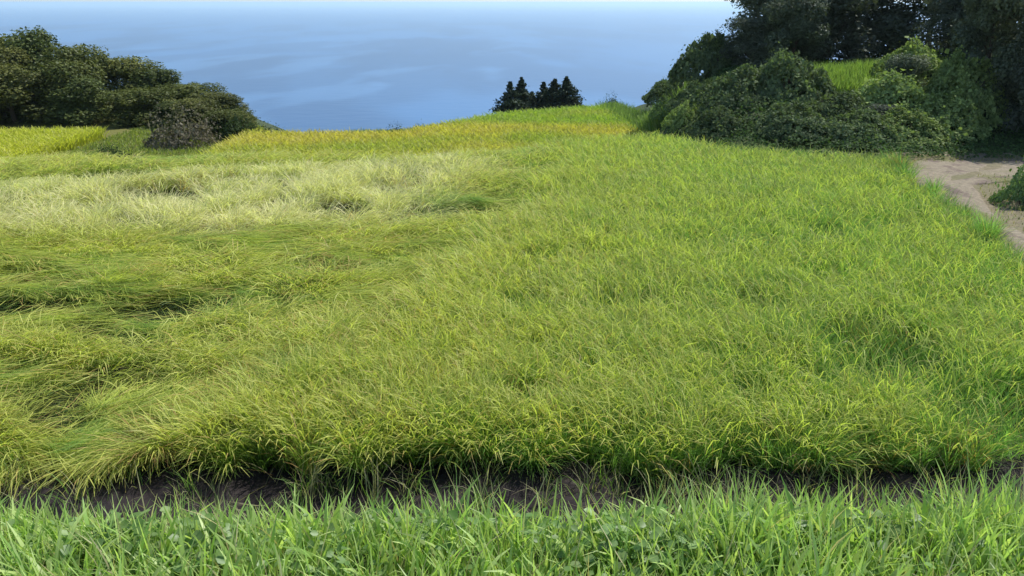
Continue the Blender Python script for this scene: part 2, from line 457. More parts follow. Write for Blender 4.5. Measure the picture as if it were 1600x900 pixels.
def rice_tillers(N, seed):
    r, x, y = rice_field(N, seed)
    n = len(x)
    lod = lodge(x, y); pz = pale_zone(x, y); hh = holes(x, y)
    sw = fbm(x, y, .35, 101)                        # broad swirls
    sw2 = fbm(x, y, 1.1, 103)
    # lay direction: rightwards and a little towards the bank; in the pale zone away from the viewer
    sw3 = vn(x, y, 2.6, 111)
    dir_l = R(-8) + (sw - .5) * R(150) + (sw2 - .5) * R(120) + (sw3 - .5) * R(110)
    dir_p = R(60) + (sw - .5) * R(160) + (sw2 - .5) * R(120) + (sw3 - .5) * R(120)
    dire = dir_l * (1 - pz) + dir_p * pz
    L = np.clip(lod * (1.0 - pz * (.30 + .6 * vn(x, y, 1.3, 147))), 0, 1)
    ridge = sm(.35, .62, fbm(x * .55 + y * .15, y * 1.5, .62, 105))
    L = L * (.55 + .45 * ridge)
    L = np.maximum(L, .04 + .16 * sw2)
    # wind-combed standing crop leans a little to the left
    dire = np.where(lod < .35, R(180) + (sw - .5) * R(500), dire)
    swell = sm(.36, .66, fbm(x * .55 + y * .1 + 3, y * 1.35, .8, 113))
    near_front = 1 - sm(7.9, 8.8, y)
    hx_ = np.round(x / .30).astype(int); hy_ = np.round(y / .25).astype(int)
    hv = _tab[hx_ & 255, hy_ & 255]; hv2 = _tab[(hy_ * 3) & 255, (hx_ * 7) & 255]
    # the front row spills over the ditch
    fro = (1 - sm(8.3, 8.75, y - .2 * (fbm(x, y, 2, 157) - .5))) * (vn(x, y * 0, 2.6, 159) > .45)
    dire = np.where(fro > .3, R(-90) + (sw3 - .5) * R(120), dire); L = np.maximum(L, fro * .62 * r.random(n))
    # ---- leaves, three per tiller
    parts = []
    tone = fbm(x, y, .5, 107); tone2 = fbm(x, y, .16, 109)
    right = sm(-3, 7, x)
    for j in range(3):
        az = np.where(r.random(n) < .10 + .85 * L, dire + r.normal(0, .35 + .25 * L, n), r.uniform(0, 2 * math.pi, n))
        p0 = L * R(66) + np.abs(r.normal(0, R(9), n)) + R(3)
        p1 = p0 + R(14) + np.abs(r.normal(0, R(36), n)) * (1 - .5 * L) + L * R(20)
        p1 = np.minimum(p1, R(135))
        Ln = r.uniform(.52, .92, n) * (.80 + .2 * tone) * (1 - .2 * hh) * (.70 + .5 * hv)
        Wd = r.uniform(.006, .011, n) * (1 + .022 * (y - 8))
        mixy = np.clip(r.normal(.48, .22, n) + (tone - .5) * 1.6 + (tone2 - .5) * 1.2 + (hv2 - .5) * .7 + (sm(.5, .75, fbm(x, y, .9, 149)) - .3) * .5 - .52 * right + .30 * lod - .08 + .30 * (1 - sm(8.6, 10.5, y)) * (1 - sm(-3, 2, x)), 0, 1)
        cc = G_MID * (1 - mixy[:, None]) + G_YEL * mixy[:, None]
        dk = np.clip(.25 + .5 * right - .2 * lod + r.normal(0, .2, n), 0, .85) * .55
        cc = mixc(cc, G_DEEP, dk)
        cc = mixc(cc, np.array([.21, .37, .10]), np.clip((.30 + .60 * right) * (1 - lod) * (.5 + 1.0 * tone) + r.normal(0, .15, n), 0, .8))
        cc = mixc(cc, PALE, pz * np.clip(r.uniform(.2, 1.2, n) + (vn(x, y, 2.0, 145) - .5) * .9, 0, 1))
        rust = (r.random(n) < .04 + .25 * sm(.52, .8, fbm(x, y, 1.4, 153))).astype(float)
        cc = mixc(cc, RUST, rust)
        cc *= (r.uniform(.62, 1.3, n) * (.74 + .5 * hv2))[:, None]
        z0 = np.clip(terrain(x, y), 0, .5) + L * (.10 * r.random(n) + .22 * swell * (1 - hh))
        P = np.stack([x + r.normal(0, .03, n), y + r.normal(0, .03, n), z0], -1)
        floor_ = .04 + L * (.22 * r.random(n) ** .7 + .22 * swell * (1 - hh))
        parts.append(ribbons(P, az, p0, p1, Ln, Wd, cc, 4, zmin=floor_, r=r, power=1.9))
        parts[-1] = clear_holes(parts[-1], 4, r)
    # ---- ears
    k = r.random(n) < (.66 - .34 * right)
    m = k.sum(); xk, yk, Lk, dk_ = x[k], y[k], L[k], dire[k]
    az = np.where(r.random(m) < .08 + .85 * Lk, dk_ + r.normal(0, .4, m), r.uniform(0, 2 * math.pi, m))
    p0 = Lk * R(62) + np.abs(r.normal(0, R(6), m))
    p1 = np.minimum(p0 + R(75) + r.normal(0, R(22), m), R(165))
    Ln = r.uniform(.80, 1.02, m)
    cc = mixc(np.tile(PAN, (m, 1)), G_YEL * 1.25, r.random(m) * .8)
    cc = mixc(cc, RUST, (r.random(m) < .10) * .7)
    cc = mixc(cc, np.array([.26, .42, .09]), right[k] * .35)
    cc = mixc(cc, PALE, pz[k] * .7)
    cc *= r.uniform(.75, 1.15, m)[:, None]
    st = mixc(np.tile(G_MID, (m, 1)), PALE, pz[k] * .8)
    P = np.stack([xk + r.normal(0, .03, m), yk + r.normal(0, .03, m), np.zeros(m)], -1)
    prof = [.25, .25, .25, .8, 1.0, .25]
    V, F, C_ = ribbons(P, az, p0, p1, Ln, r.uniform(.009, .015, m) * (1 + .025 * (yk - 8)), st, 5, prof=prof, power=3.0,
                       zmin=.05 + .4 * Lk * r.random(m) ** .6, r=r)
    C_ = C_.reshape(m, 12, 3); C_[:, 6:] = cc[:, None]
    parts.append(clear_holes((V, F, C_.reshape(-1, 3)), 5, r))
    return join(parts)
V, F, C_ = rice_tillers(300000, 11)
o = link("rice_crop", raw_mesh("rice_crop", V, F, C_), M_RICE)
tag(o, "ripening green and gold rice filling the near paddy, flattened and combed on its left side", "rice", kind="stuff")

def understory(N, seed):
    r = np.random.default_rng(seed)
    y = 8.2 + 20 * r.random(N) ** 1.1; x = r.uniform(-1, .75, N) * (1 + .70 * y)
    fr_ = 8.35 + .25 * (vn(x, x * 0, 3.1, 95) - .5) + .38 * (fbm(x, x * 0 + 3, 1.1, 91) - .5) * 2
    k = (x < x_edge(y)) & (y < y_far(x)) & (y > fr_)
    x, y = x[k], y[k]; n = len(x)
    m = r.random((n, 1))
    cc = (G_DEEP * .5) * m + np.array([.10, .10, .035]) * (1 - m)  # stem tones darkened so hollows read deep: their shade is put in the colour
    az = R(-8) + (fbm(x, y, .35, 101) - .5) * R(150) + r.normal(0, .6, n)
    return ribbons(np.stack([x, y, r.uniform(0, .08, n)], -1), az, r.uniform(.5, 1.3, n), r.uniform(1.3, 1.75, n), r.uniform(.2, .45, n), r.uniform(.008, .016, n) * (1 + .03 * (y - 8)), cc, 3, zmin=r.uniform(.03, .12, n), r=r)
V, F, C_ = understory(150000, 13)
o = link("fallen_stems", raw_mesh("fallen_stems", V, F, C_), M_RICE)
tag(o, "dark green fallen stems and leaf litter seen in the hollows of the flattened rice", "stems", kind="stuff")

# ------------------------------------------------------------------ rice of the lower terraces
def far_rice(N, seed):
    r = np.random.default_rng(seed)
    x = r.uniform(-44, 9.5, N * 2); y = r.uniform(28.5, 60, N * 2)
    rb = np.interp(y, [28, 31, 46.8, 58.6], [3.0, 6.5, 7.6, 6.9])
    gap = (x > -24) & (x < -17.6) & (y < 53)          # grassy ground and bare patch between the two lower fields
    k = (x < rb) & (y > y_far(x) + 2.2) & (y < y_brink(x) - .3) & ~gap & ((x > -17) | (y < 47.5))
    k &= ~((x < -15.2) & (x > -17.7))
    x, y = x[k][:N], y[k][:N]; n = len(x)
    z = terrain(x, y)
    t = fbm(x, y, .3, 121); t2 = fbm(x, y * 2.5, .12, 123)
    top = sm(-1.2, 1.2, y - (49.5 + .05 * x)) * sm(-8, -3, x)
    near = 1 - sm(32, 39, y)
    mixy = np.clip(.75 + (t2 - .5) * 1.2 + (t - .5) * .5 - top * .6 - near * .35 + r.normal(0, .1, n), 0, 1)
    gold = np.array([.62, .54, .11]); grn = np.array([.34, .46, .07])
    cc = (grn * (1 - mixy[:, None]) + gold * mixy[:, None]) * r.uniform(.8, 1.15, n)[:, None]
    cc = mixc(cc, np.array([.55, .58, .06]), (x < -24) * .6)
    P = np.stack([x, y, z], -1)
    return ribbons(P, r.uniform(0, 6.28, n), np.abs(r.normal(0, .15, n)), R(55) + np.abs(r.normal(0, .4, n)), r.uniform(.75, 1.0, n),
                   r.uniform(.04, .07, n), cc, 3, prof=[.6, .8, 1, .3], r=r)
V, F, C_ = far_rice(150000, 12)
o = link("golden_rice", raw_mesh("golden_rice", V, F, C_), M_RICE)
tag(o, "golden yellow rice on the lower terraces beyond the near paddy", "rice", kind="stuff")

# ------------------------------------------------------------------ grass
def grass_patch(name, label, x, y, z, Lm, Wm, cols, seed, mat=M_GRASS, p0=.2, p1=.9, seg=3, lean=None):
    r = np.random.default_rng(seed); n = len(x)
    mixv = r.random(n)[:, None]
    cc = (cols[0] * (1 - mixv) + cols[1] * mixv) * r.uniform(.7, 1.25, n)[:, None]
    az = r.uniform(0, 6.283, n) if lean is None else lean + r.normal(0, .8, n)
    V, F, C_ = ribbons(np.stack([x, y, z - .01], -1), az, np.abs(r.normal(0, p0, n)), p0 + np.abs(r.normal(p1 * .6, p1 * .5, n)),
                       Lm * r.uniform(.5, 1.15, n), Wm * r.uniform(.6, 1.3, n), cc, seg, r=r)
    o = link(name, raw_mesh(name, V, F, C_), mat)
    tag(o, label, "grass", kind="stuff")
    return o
GA = np.array([.29, .46, .11]); GB = np.array([.52, .62, .24])
def bank_top(x, y): return 1
r = np.random.default_rng(21)
n = 38000
x = r.uniform(-4.6, 4.6, n); y = 1.3 + (4.6 - 1.3) * r.random(n) ** .8
z = terrain(x, y)
hmap = .26 * (.55 + .9 * fbm(x, y, 1.6, 131))
keep = r.random(n) < .55 + .45 * sm(.35, .6, fbm(x, y, 1.1, 133))
x, y, z, hmap = x[keep], y[keep], z[keep], hmap[keep]
grass_patch("bank_grass", "long bright green blades of grass along the near bank", x, y, z, hmap * 1.5, np.where(r.random(len(x)) < .6, .011, .026), (GA, GB), 22, seg=4, p0=.22, p1=1.0)

# broad-leaved weeds in the bank: low rosettes of rounded leaves on stalks
def weeds(name, label, cx, cy, seed, per=12, sz=.05, hgt=.22, cols=(np.array([.20, .36, .09]), np.array([.34, .48, .18])), zofs=0):
    r = np.random.default_rng(seed)
    n = len(cx) * per
    X_ = np.repeat(cx, per) + r.normal(0, .09, n); Y_ = np.repeat(cy, per) + r.normal(0, .09, n)
    hg = np.repeat(hgt * r.uniform(.6, 1.2, len(cx)), per) * r.uniform(.35, 1.0, n)
    Z_ = terrain(X_, Y_) + hg + zofs
    nr_ = np.stack([r.normal(0, .45, n), r.normal(0, .45, n) - .2, np.ones(n)], -1); nr_ /= np.linalg.norm(nr_, axis=1)[:, None]
    a = np.cross(nr_, r.normal(0, 1, (n, 3))); a /= np.linalg.norm(a, axis=1)[:, None]; b = np.cross(nr_, a)
    s = sz * r.uniform(.5, 1.3, n)
    P = np.stack([X_, Y_, Z_], -1)
    # hexagonal lobed leaf, folded at the midrib: 2 quads sharing the rib
    pts = [(-.5, 0, 0), (-.15, .42, .10), (.28, .34, .08), (.55, 0, 0), (.28, -.34, .08), (-.15, -.42, .10)]
    Vv = np.stack([P + a * (s * p[0])[:, None] + b * (s * p[1])[:, None] + nr_ * (s * p[2])[:, None] for p in pts], 1)
    i0 = (np.arange(n) * 6)[:, None]
    Ff = np.concatenate([i0 + np.array([[0, 3, 2, 1]]), i0 + np.array([[0, 5, 4, 3]])], 0)
    m = r.random(n)[:, None]
    cc = (cols[0] * (1 - m) + cols[1] * m) * r.uniform(.75, 1.2, n)[:, None]
    # stalks
    Ps = P.copy(); Ps[:, 2] = terrain(X_, Y_) - .01
    sv_, sf_, sc_ = ribbons(Ps, r.uniform(0, 6.28, n), np.zeros(n), np.zeros(n) + .02, hg + .01, np.full(n, .004), cc * .8, 2, prof=[1, 1, .8], r=r)
    V, F, C_ = join([(Vv.reshape(-1, 3), Ff, np.repeat(cc, 6, 0)), (sv_, sf_, sc_)])
    return tag(link(name, raw_mesh(name, V, F, C_), M_GRASS), label, "weeds", kind="stuff")
cx = r.uniform(-4.3, 4.3, 2400); cy = 1.4 + 2.9 * r.random(2400)
k = (fbm(cx, cy, .9, 141) > .55) & (r.random(2400) < .55) | ((np.abs(cx - 1.3) < .7) & (cy > 3.4) & (cy < 3.9)) | ((cx < -1.5) & (cx > -2.4) & (cy > 3.5) & (cy < 3.9))
weeds("bank_weeds", "low broad-leaved weeds growing among the grass of the near bank", cx[k], cy[k], 23, sz=.055, hgt=.24)

r = np.random.default_rng(24); n = 1300
x = r.uniform(-4.4, 4.4, n); y = r.uniform(1.5, 4.3, n)
grass_patch("dry_stalks", "thin dry tan stalks standing among the bank grass", x, y, terrain(x, y), np.full(n, .50), np.full(n, .009), (np.array([.50, .42, .22]), np.array([.62, .58, .38])), 26, seg=4, p0=.25, p1=.7)
# stray bent stalks over the mud
r = np.random.default_rng(25); n = 900
x = r.uniform(-6.2, 6.5, n); y = r.uniform(5.6, 8.0, n)
V, F, C_ = ribbons(np.stack([x, y, np.full(n, .06)], -1), r.uniform(0, 6.28, n), r.uniform(.2, 1.3, n), r.uniform(.9, 1.8, n), r.uniform(.12, .6, n),
                   r.uniform(.005, .012, n), np.array([.42, .38, .20]) * r.uniform(.5, 1.3, (n, 1)), 4, zmin=.08, r=r)
tag(link("straw", raw_mesh("straw", V, F, C_), M_RICE), "loose pale stalks lying on the dark mud strip", "straw", kind="stuff")

r = np.random.default_rng(27); m = 110
cx = r.uniform(-6, 6.6, m); cy = r.uniform(6.9, 8.1, m)
x = np.repeat(cx, 16) + r.normal(0, .06, m * 16); y = np.repeat(cy, 16) + r.normal(0, .06, m * 16)
hgt = np.repeat(r.uniform(.2, .65, m), 16)
V, F, C_ = ribbons(np.stack([x, y, np.full(len(x), .05)], -1), r.uniform(0, 6.28, len(x)), np.abs(r.normal(0, .25, len(x))), r.uniform(.3, 1.7, len(x)), hgt * r.uniform(.6, 1.2, len(x)),
                   r.uniform(.006, .012, len(x)), np.where(r.random((len(x), 1)) < .5, G_MID, PALE * .8) * r.uniform(.6, 1.2, (len(x), 1)), 4, zmin=.07, r=r)
tag(link("stubble", raw_mesh("stubble", V, F, C_), M_RICE), "scattered thin tufts and stubble in the dark ditch", "stubble", kind="stuff")
# verge grass on path and right platform, grass between lower fields
r = np.random.default_rng(31); n = 26000
x = r.uniform(8.5, 26, n); y = r.uniform(8, 27.2, n)
d = x - x_edge(y)
wp = np.interp(y, [5.6, 14, 19, 22, 24.2, 27], [.9, .95, 1.0, 1.7, 8, 12])
on = (d > .2) & (d < .2 + wp)
k = (d > -.1) & (~on | ((fbm(x, y, .6, 73, 5) > .56) & (r.random(n) < .6)))
k |= (y > 25.2) & (d > 0) & (r.random(n) < .6)
x, y = x[k], y[k]
grass_patch("verge_grass", "thin dry grass along the dirt path", x, y, terrain(x, y) + .03, np.full(len(x), .10), np.full(len(x), .018), (np.array([.16, .20, .05]), np.array([.30, .27, .12])), 32, p1=1.2)
n = 30000
x = r.uniform(-26, -15, n); y = r.uniform(28.5, 54, n)
k = ((x > -24) & (x < -15)) & ~(((x + 19.4 - (y - 40) * -.35) ** 2 / 1.6 + (y - 38.5) ** 2 / 14) < 1)
x, y = x[k], y[k]
grass_patch("meadow_grass", "pale green mown grass between the lower rice fields", x, y, terrain(x, y), np.full(len(x), .22), np.full(len(x), .05), (np.array([.22, .30, .05]), np.array([.34, .38, .11])), 34, p1=1.0)
# weedy rims of the terraces
n = 16000
t = r.random(n)
side = r.random(n) < .55
x = np.where(side, np.interp(t, [0, 1], [7.2, 8.3]) + r.normal(0, .45, n), np.interp(t, [0, 1], [-9.5, -5]) + r.normal(0, .3, n))
y = np.where(side, np.interp(t, [0, 1], [59, 44]), y_brink(x) + r.normal(.2, .35, n))
grass_patch("rim_grass", "light green weeds on the rims of the lower terraces", x, y, terrain(x, y), np.where(side, 1.0, .7), np.full(n, .06), (np.array([.13, .24, .05]), np.array([.30, .40, .14])), 36, p1=.8)
# hillside undergrowth behind the paddy on the right
n = 60000
x = r.uniform(6.5, 30, n); y = 25.4 + 16 * r.random(n)
k = (y > y_far(x) + .15)
x, y = x[k], y[k]
lf = leaf_quads(np.stack([x, y, terrain(x, y) + .1 + .5 * fbm(x, y, .7, 151) * r.random(len(x))], -1), r.uniform(.07, .16, len(x)),
                np.array([.055, .095, .03]) * r.uniform(.6, 1.5, (len(x), 1)), nrm=np.array([[0, -.3, 1.0]]), spread=.5, r=r)
tag(link("undergrowth", raw_mesh("undergrowth", *lf), M_VINE), "dense leafy undergrowth carpeting the dark hillside", "undergrowth", kind="stuff")

# ------------------------------------------------------------------ trees
def lobes_crown(r, h0, h1, rad, nl, n, size, colA, colB, flat=.75, shell=.55, taper=.5, top=None):
    """leaf clumps spread over many uneven lobes between heights h0..h1; returns mesh data and lobe centres"""
    cz = h0 + (h1 - h0) * r.random(nl) ** .85
    rel = (cz - h0) / (h1 - h0)
    rr = rad * (1 - taper * rel ** 1.6) * np.sqrt(r.random(nl)) * .8
    an = r.uniform(0, 6.283, nl)
    lc = np.stack([rr * np.cos(an), rr * np.sin(an), cz], -1)
    lr = rad * r.uniform(.22, .46, nl)
    lc[:, 2] = np.minimum(lc[:, 2], h1 - lr * flat * .8)
    w = lr ** 2; idx = r.choice(nl, n, p=w / w.sum())
    d = r.normal(0, 1, (n, 3)); d /= np.linalg.norm(d, axis=1)[:, None]
    rho = shell + (1.08 - shell) * r.random(n) ** .5
    bump = 1 + .28 * (vn(d[:, 0] * 2.4 + idx, d[:, 1] * 2.4 + d[:, 2] * 2, 1, 5) - .5) * 2
    P = lc[idx] + d * (lr[idx] * rho * bump)[:, None] * np.array([1, 1, flat])
    keep = vn(P[:, 0] * 1.0 + P[:, 2], P[:, 1] + P[:, 2] * .7, 1.7 / max(rad, .5) * 2, 77) > .22
    P, d, idx = P[keep], d[keep], idx[keep]
    tone = r.random(nl)[idx] * .6 + r.random(len(P)) * .4
    cc = colA * (1 - tone[:, None]) + colB * tone[:, None]
    cc = cc * r.uniform(.75, 1.25, (len(P), 1))
    nn = d * .8 + np.array([0, 0, .45])
    return leaf_quads(P, size * r.uniform(.55, 1.3, len(P)), cc, nrm=nn, spread=.55, r=r), lc, lr

def make_tree(h, rad, seed, n=9000, size=.24, base=.18, colA=(.045, .075, .022), colB=(.10, .14, .04), nl=22, taper=.5, flat=1.0, mat=None, name="tree", multi=1):
    """a broadleaf tree at unit placement: returns root empty with trunk and crown"""
    r = np.random.default_rng(seed)
    root = bpy.data.objects.new(name, None); COL.objects.link(root)
    (V, F, C_), lc, lr = lobes_crown(r, h * base, h, rad, nl, n, size, np.array(colA), np.array(colB), flat=flat, taper=taper)
    link("crown", raw_mesh("crown", V, F, C_), mat or M_TREE, root)
    parts = []
    for s in range(multi):
        off = np.array([r.normal(0, .18), r.normal(0, .18), 0]) * (multi > 1)
        zt = np.linspace(-.5, h * .8, 7)
        px = np.cumsum(r.normal(0, .05 * h / 6, 7)); py = np.cumsum(r.normal(0, .05 * h / 6, 7))
        tr = np.stack([px + off[0], py + off[1], zt], -1)
        parts.append(tube(tr, np.interp(np.linspace(0, 1, 7), [0, .1, 1], [.035 * h, .025 * h, .006 * h]) / (1 + .3 * (multi > 1)), 8))
        for q in r.choice(len(lc), min(9, len(lc)), replace=False):
            k = int(np.clip(np.searchsorted(zt, lc[q, 2] - .25 * h), 1, 5))
            a = tr[k]; b = lc[q]; m = (a + b) / 2 + np.array([0, 0, -.04 * h]) + r.normal(0, .03 * h, 3)
            parts.append(tube([a, m, b], [.012 * h, .008 * h, .003 * h], 5))
    V = np.concatenate([p[0] for p in parts]); n0 = 0; Fs = []
    for p in parts: Fs.append(p[1] + n0); n0 += len(p[0])
    link("trunk", raw_mesh("trunk", V, np.concatenate(Fs), None, True), M_BARK, root)
    return root

def make_conifer(h, rad, seed, n=12000, size=.24, name="cedar_tree"):
    r = np.random.default_rng(seed)
    root = bpy.data.objects.new(name, None); COL.objects.link(root)
    nb = 170
    bz = h * (.10 + .88 * r.random(nb) ** .9); ba = r.uniform(0, 6.283, nb)
    rel = (bz / h - .1) / .88
    prof = np.interp(rel, [0, .15, .5, .7, .85, 1], [.7, 1, .95, .66, .30, .03]) * r.uniform(.4, 1.25, nb)
    bl = rad * prof
    idx = r.choice(nb, n, p=(bl + .15) / (bl + .15).sum()); t = r.random(n) ** .6
    rr = bl[idx] * t
    P = np.stack([rr * np.cos(ba[idx]), rr * np.sin(ba[idx]), bz[idx] - .20 * rr + .22 * bl[idx] * t ** 2 * 1.2], -1)
    P += r.normal(0, 1, (n, 3)) * (.07 + .09 * bl[idx])[:, None] * np.array([1, 1, .8])
    # leader
    m = 200; zt = h * (.9 + .11 * r.random(m)); P2 = np.stack([r.normal(0, .05, m), r.normal(0, .05, m), zt], -1)
    P = np.concatenate([P, P2])
    cc = np.array([.040, .060, .036]) * r.uniform(.6, 1.5, (len(P), 1))
    link("crown", raw_mesh("crown", *leaf_quads(P, size * r.uniform(.6, 1.4, len(P)), cc, nrm=np.array([[0, 0, .6]]), spread=.8, r=r)), M_CONIF, root)
    V, F = tube([(0, 0, -.5), (0.03, 0, h * .5), (0, 0, h * .97)], [.028 * h, .018 * h, .004 * h], 7)
    link("trunk", raw_mesh("trunk", V, F, None, True), M_BARK, root)
    return root

def place(proto, loc, s=1.0, rz=0.0, label=None, cat="tree", group=None, first=[], name=None, sz=None):
    if proto.name in first or proto.get("_used"):
        root = proto.copy(); COL.objects.link(root)
        for ch in proto.children:
            c = ch.copy(); COL.objects.link(c); c.parent = root
    else:
        root = proto; proto["_used"] = 1
    root.location = loc; root.rotation_euler = (0, 0, rz)
    root.scale = (s, s, sz or s)
    tag(root, label, cat, group)
    return root

def on(x, y, dz=0.0): return (x, y, float(terrain(x, y)) + dz)

# --- cedars beyond the brink
ced = [make_conifer(7.4, 1.65, 201), make_conifer(7.0, 1.5, 202), make_conifer(7.8, 1.75, 203)]
cedars = [(-.15, 73, 0, 1.00, .86, "leftmost cedar of the dark clump beyond the golden field"),
          (.85, 74.5, 2, .98, .95, "broad pointed cedar, second from the left in the dark clump"),
          (1.85, 76, 1, .85, .66, "shortest cedar, in the dip in the middle of the dark clump"),
          (2.9, 75, 0, .95, .86, "fourth cedar from the left in the dark clump"),
          (3.85, 74, 1, 1.08, .98, "slim tall cedar just left of the tallest spire"),
          (4.85, 73, 2, 1.0, .99, "cedar with the tallest sharp spire at the right of the clump"),
          (5.7, 74, 1, .9, .55, "low rounded cedar at the right end of the dark clump")]
for (x, y, k, sxy_, hh, lab) in cedars:
    # crown tip height that the brink lets show
    place(ced[k], on(x, y), sxy_, x * 2.1, lab, "conifer", "cedars beyond the golden field", sz=None)
    obj = COL.objects[-1]
cedar_roots = [o for o in COL.objects if o.name.startswith("cedar_tree")]
CEDTOP = {0: -1.35, 1: -1.1, 2: -2.5, 3: -1.55, 4: -1.2, 5: -.9, 6: -2.7}
for i, (o, c_) in enumerate(zip(cedar_roots, cedars)):
    # matched by place: find the root at this x
    pass
for i, c_ in enumerate(cedars):
    o = min(cedar_roots, key=lambda q: abs(q.location.x - c_[0]))
    H0 = [7.4, 7.0, 7.8][c_[2]]
    o.scale[2] = (CEDTOP[i] - o.location.z) / H0

# --- left wood
LA, LB = (.05, .065, .020), (.18, .19, .05)
bl = [make_tree(6.4, 2.9, 301, base=-.02, nl=34, colA=LA, colB=LB, name="broadleaf_tree", n=16000, size=.24),
      make_tree(5.6, 2.6, 302, base=-.02, nl=32, colA=(.05, .07, .018), colB=(.17, .19, .05), name="broadleaf_tree", n=15000, size=.22, taper=.3),
      make_tree(6.0, 2.4, 303, base=-.02, nl=32, colA=(.04, .06, .022), colB=(.14, .17, .045), name="broadleaf_tree", n=15000, size=.22, taper=.7, flat=1.15)]
# x, y, proto, top z, width scale, label
left_wood = [
 (-22.0, 52.5, 2, -.75, .85, "squat tree filling the foot of the left wood beside the brush"),
 (-17.4, 51.5, 0, -1.25, .5, "lowest green tree at the seaward foot of the left wood"),
 (-35.6, 56.5, 0, 2.3, 1.1, "tree half hidden under the highest crown of the left wood"),
 (-30.8, 56.2, 1, 1.5, 1.1, "tree wedged between the front and back rows of the left wood"),
 (-43, 64, 0, 3.2, 1.35, "dark tree cut by the left edge at the back of the left wood"),
 (-37.5, 62, 1, 2.9, 1.25, "tall olive tree at the back left of the wood"),
 (-34.2, 60, 2, 3.4, 1.15, "highest feathery crown at the top of the left wood"),
 (-31.2, 59, 1, 2.3, 1.1, "rounded crown stepping down right of the wood's highest crown"),
 (-27.6, 60, 0, 1.5, 1.0, "dark crown at the first dip of the left wood's skyline"),
 (-25.2, 59, 2, .8, 1.0, "bushy crown on the middle shoulder of the left wood"),
 (-22.6, 58, 1, -.1, .9, "olive crown low on the right shoulder of the left wood"),
 (-20.4, 56, 0, -.6, .8, "small crown near the seaward end of the left wood"),
 (-38, 54, 2, 1.9, 1.1, "dark spreading tree in the front row at the far left"),
 (-33, 54, 0, 1.4, 1.1, "spreading tree in the front row above the yellow field"),
 (-28.6, 54.5, 2, .6, 1.05, "flat-layered tree in the middle of the wood's front row"),
 (-24.6, 54, 1, -.1, .95, "low leaning tree at the right end of the wood's front row"),
 (-19.2, 50, 0, -.3, .72, "small tree overhanging the dark hollow at the wood's edge"),
 (-17.2, 49, 1, -.8, .68, "pale olive tree at the seaward tip of the left wood"),
]
H = [6.4, 5.6, 6.0]
for (x, y, k, top, ws, lab) in left_wood:
    l = on(x, y)
    place(bl[k], l, ws, x * 1.3, lab, "tree", "trees of the left wood", sz=(top - l[2]) / H[k])

# --- bushes
# --- right wood, on the hillside
RA, RB = (.075, .095, .075), (.14, .165, .11)  # leaf colour lifted and greyed to stand in for a pale veil of glare
rt = [make_tree(7.5, 2.8, 501, colA=RA, colB=RB, n=26000, size=.2, name="hillside_tree", base=.0, nl=46, taper=.35),
      make_tree(6.5, 2.5, 502, colA=(.07, .095, .07), colB=(.16, .19, .11), n=24000, size=.19, name="hillside_tree", base=.0, nl=42, taper=.25),
      make_tree(8.0, 3.0, 503, colA=RA, colB=RB, n=27000, size=.2, name="hillside_tree", base=.0, nl=46, taper=.25)]
HR = [7.5, 6.5, 8.0]
right_wood = [
 (15.2, 31.9, 1, 3.4, .36, "small dark tree between the two bright vine heaps"),
 (13.6, 29.6, 0, 1.8, .28, "small dark shrubby tree low among the vines behind the paddy"),
 (12.9, 41, 2, 7.4, .85, "tall dark tree at the seaward end of the right wood"),
 (11.3, 39, 0, 4.6, .55, "dark tree in front of the tall one at the wood's seaward end"),
 (14.6, 40, 0, 7.4, .95, "tall dark tree behind the lit vine mounds"),
 (17.6, 43, 2, 7.6, 1.0, "high-crowned tree behind the sunlit grassy ledge"),
 (20.8, 42, 1, 7.4, 1.1, "dark tree behind the thinly leaved gap in the right wood"),
 (24.0, 41, 0, 7.8, 1.1, "tall tree far back on the right hillside"),
 (27.5, 40, 2, 8, 1.1, "tall dark tree at the back right of the hillside"),
 (12.6, 37.5, 1, 5.6, .62, "dense dark tree above the lowest vine mound"),
 (19.8, 36.5, 2, 6.6, .66, "shaded tree right of the sunlit grassy ledge"),
 (18.2, 31.5, 1, 6.3, .62, "dark tree close behind the bare ground at the path's end"),
 (21.0, 30.5, 0, 6.8, .85, "big near tree at the right edge beyond the path"),
 (18.6, 28.3, 2, 6.0, .5, "densest shaded tree rising straight from the bare ground"),
 (24.5, 32, 2, 7.6, 1.0, "large tree beyond the right edge of the path"),
 (22.6, 28.5, 1, 6.6, .9, "dark tree at the right edge nearest the bush"),
]
for (x, y, k, top, ws, lab) in right_wood:
    l = on(x, y)
    place(rt[k], l, ws, x * 1.7, lab, "tree", "trees of the right hillside wood", sz=(top - l[2]) / HR[k])

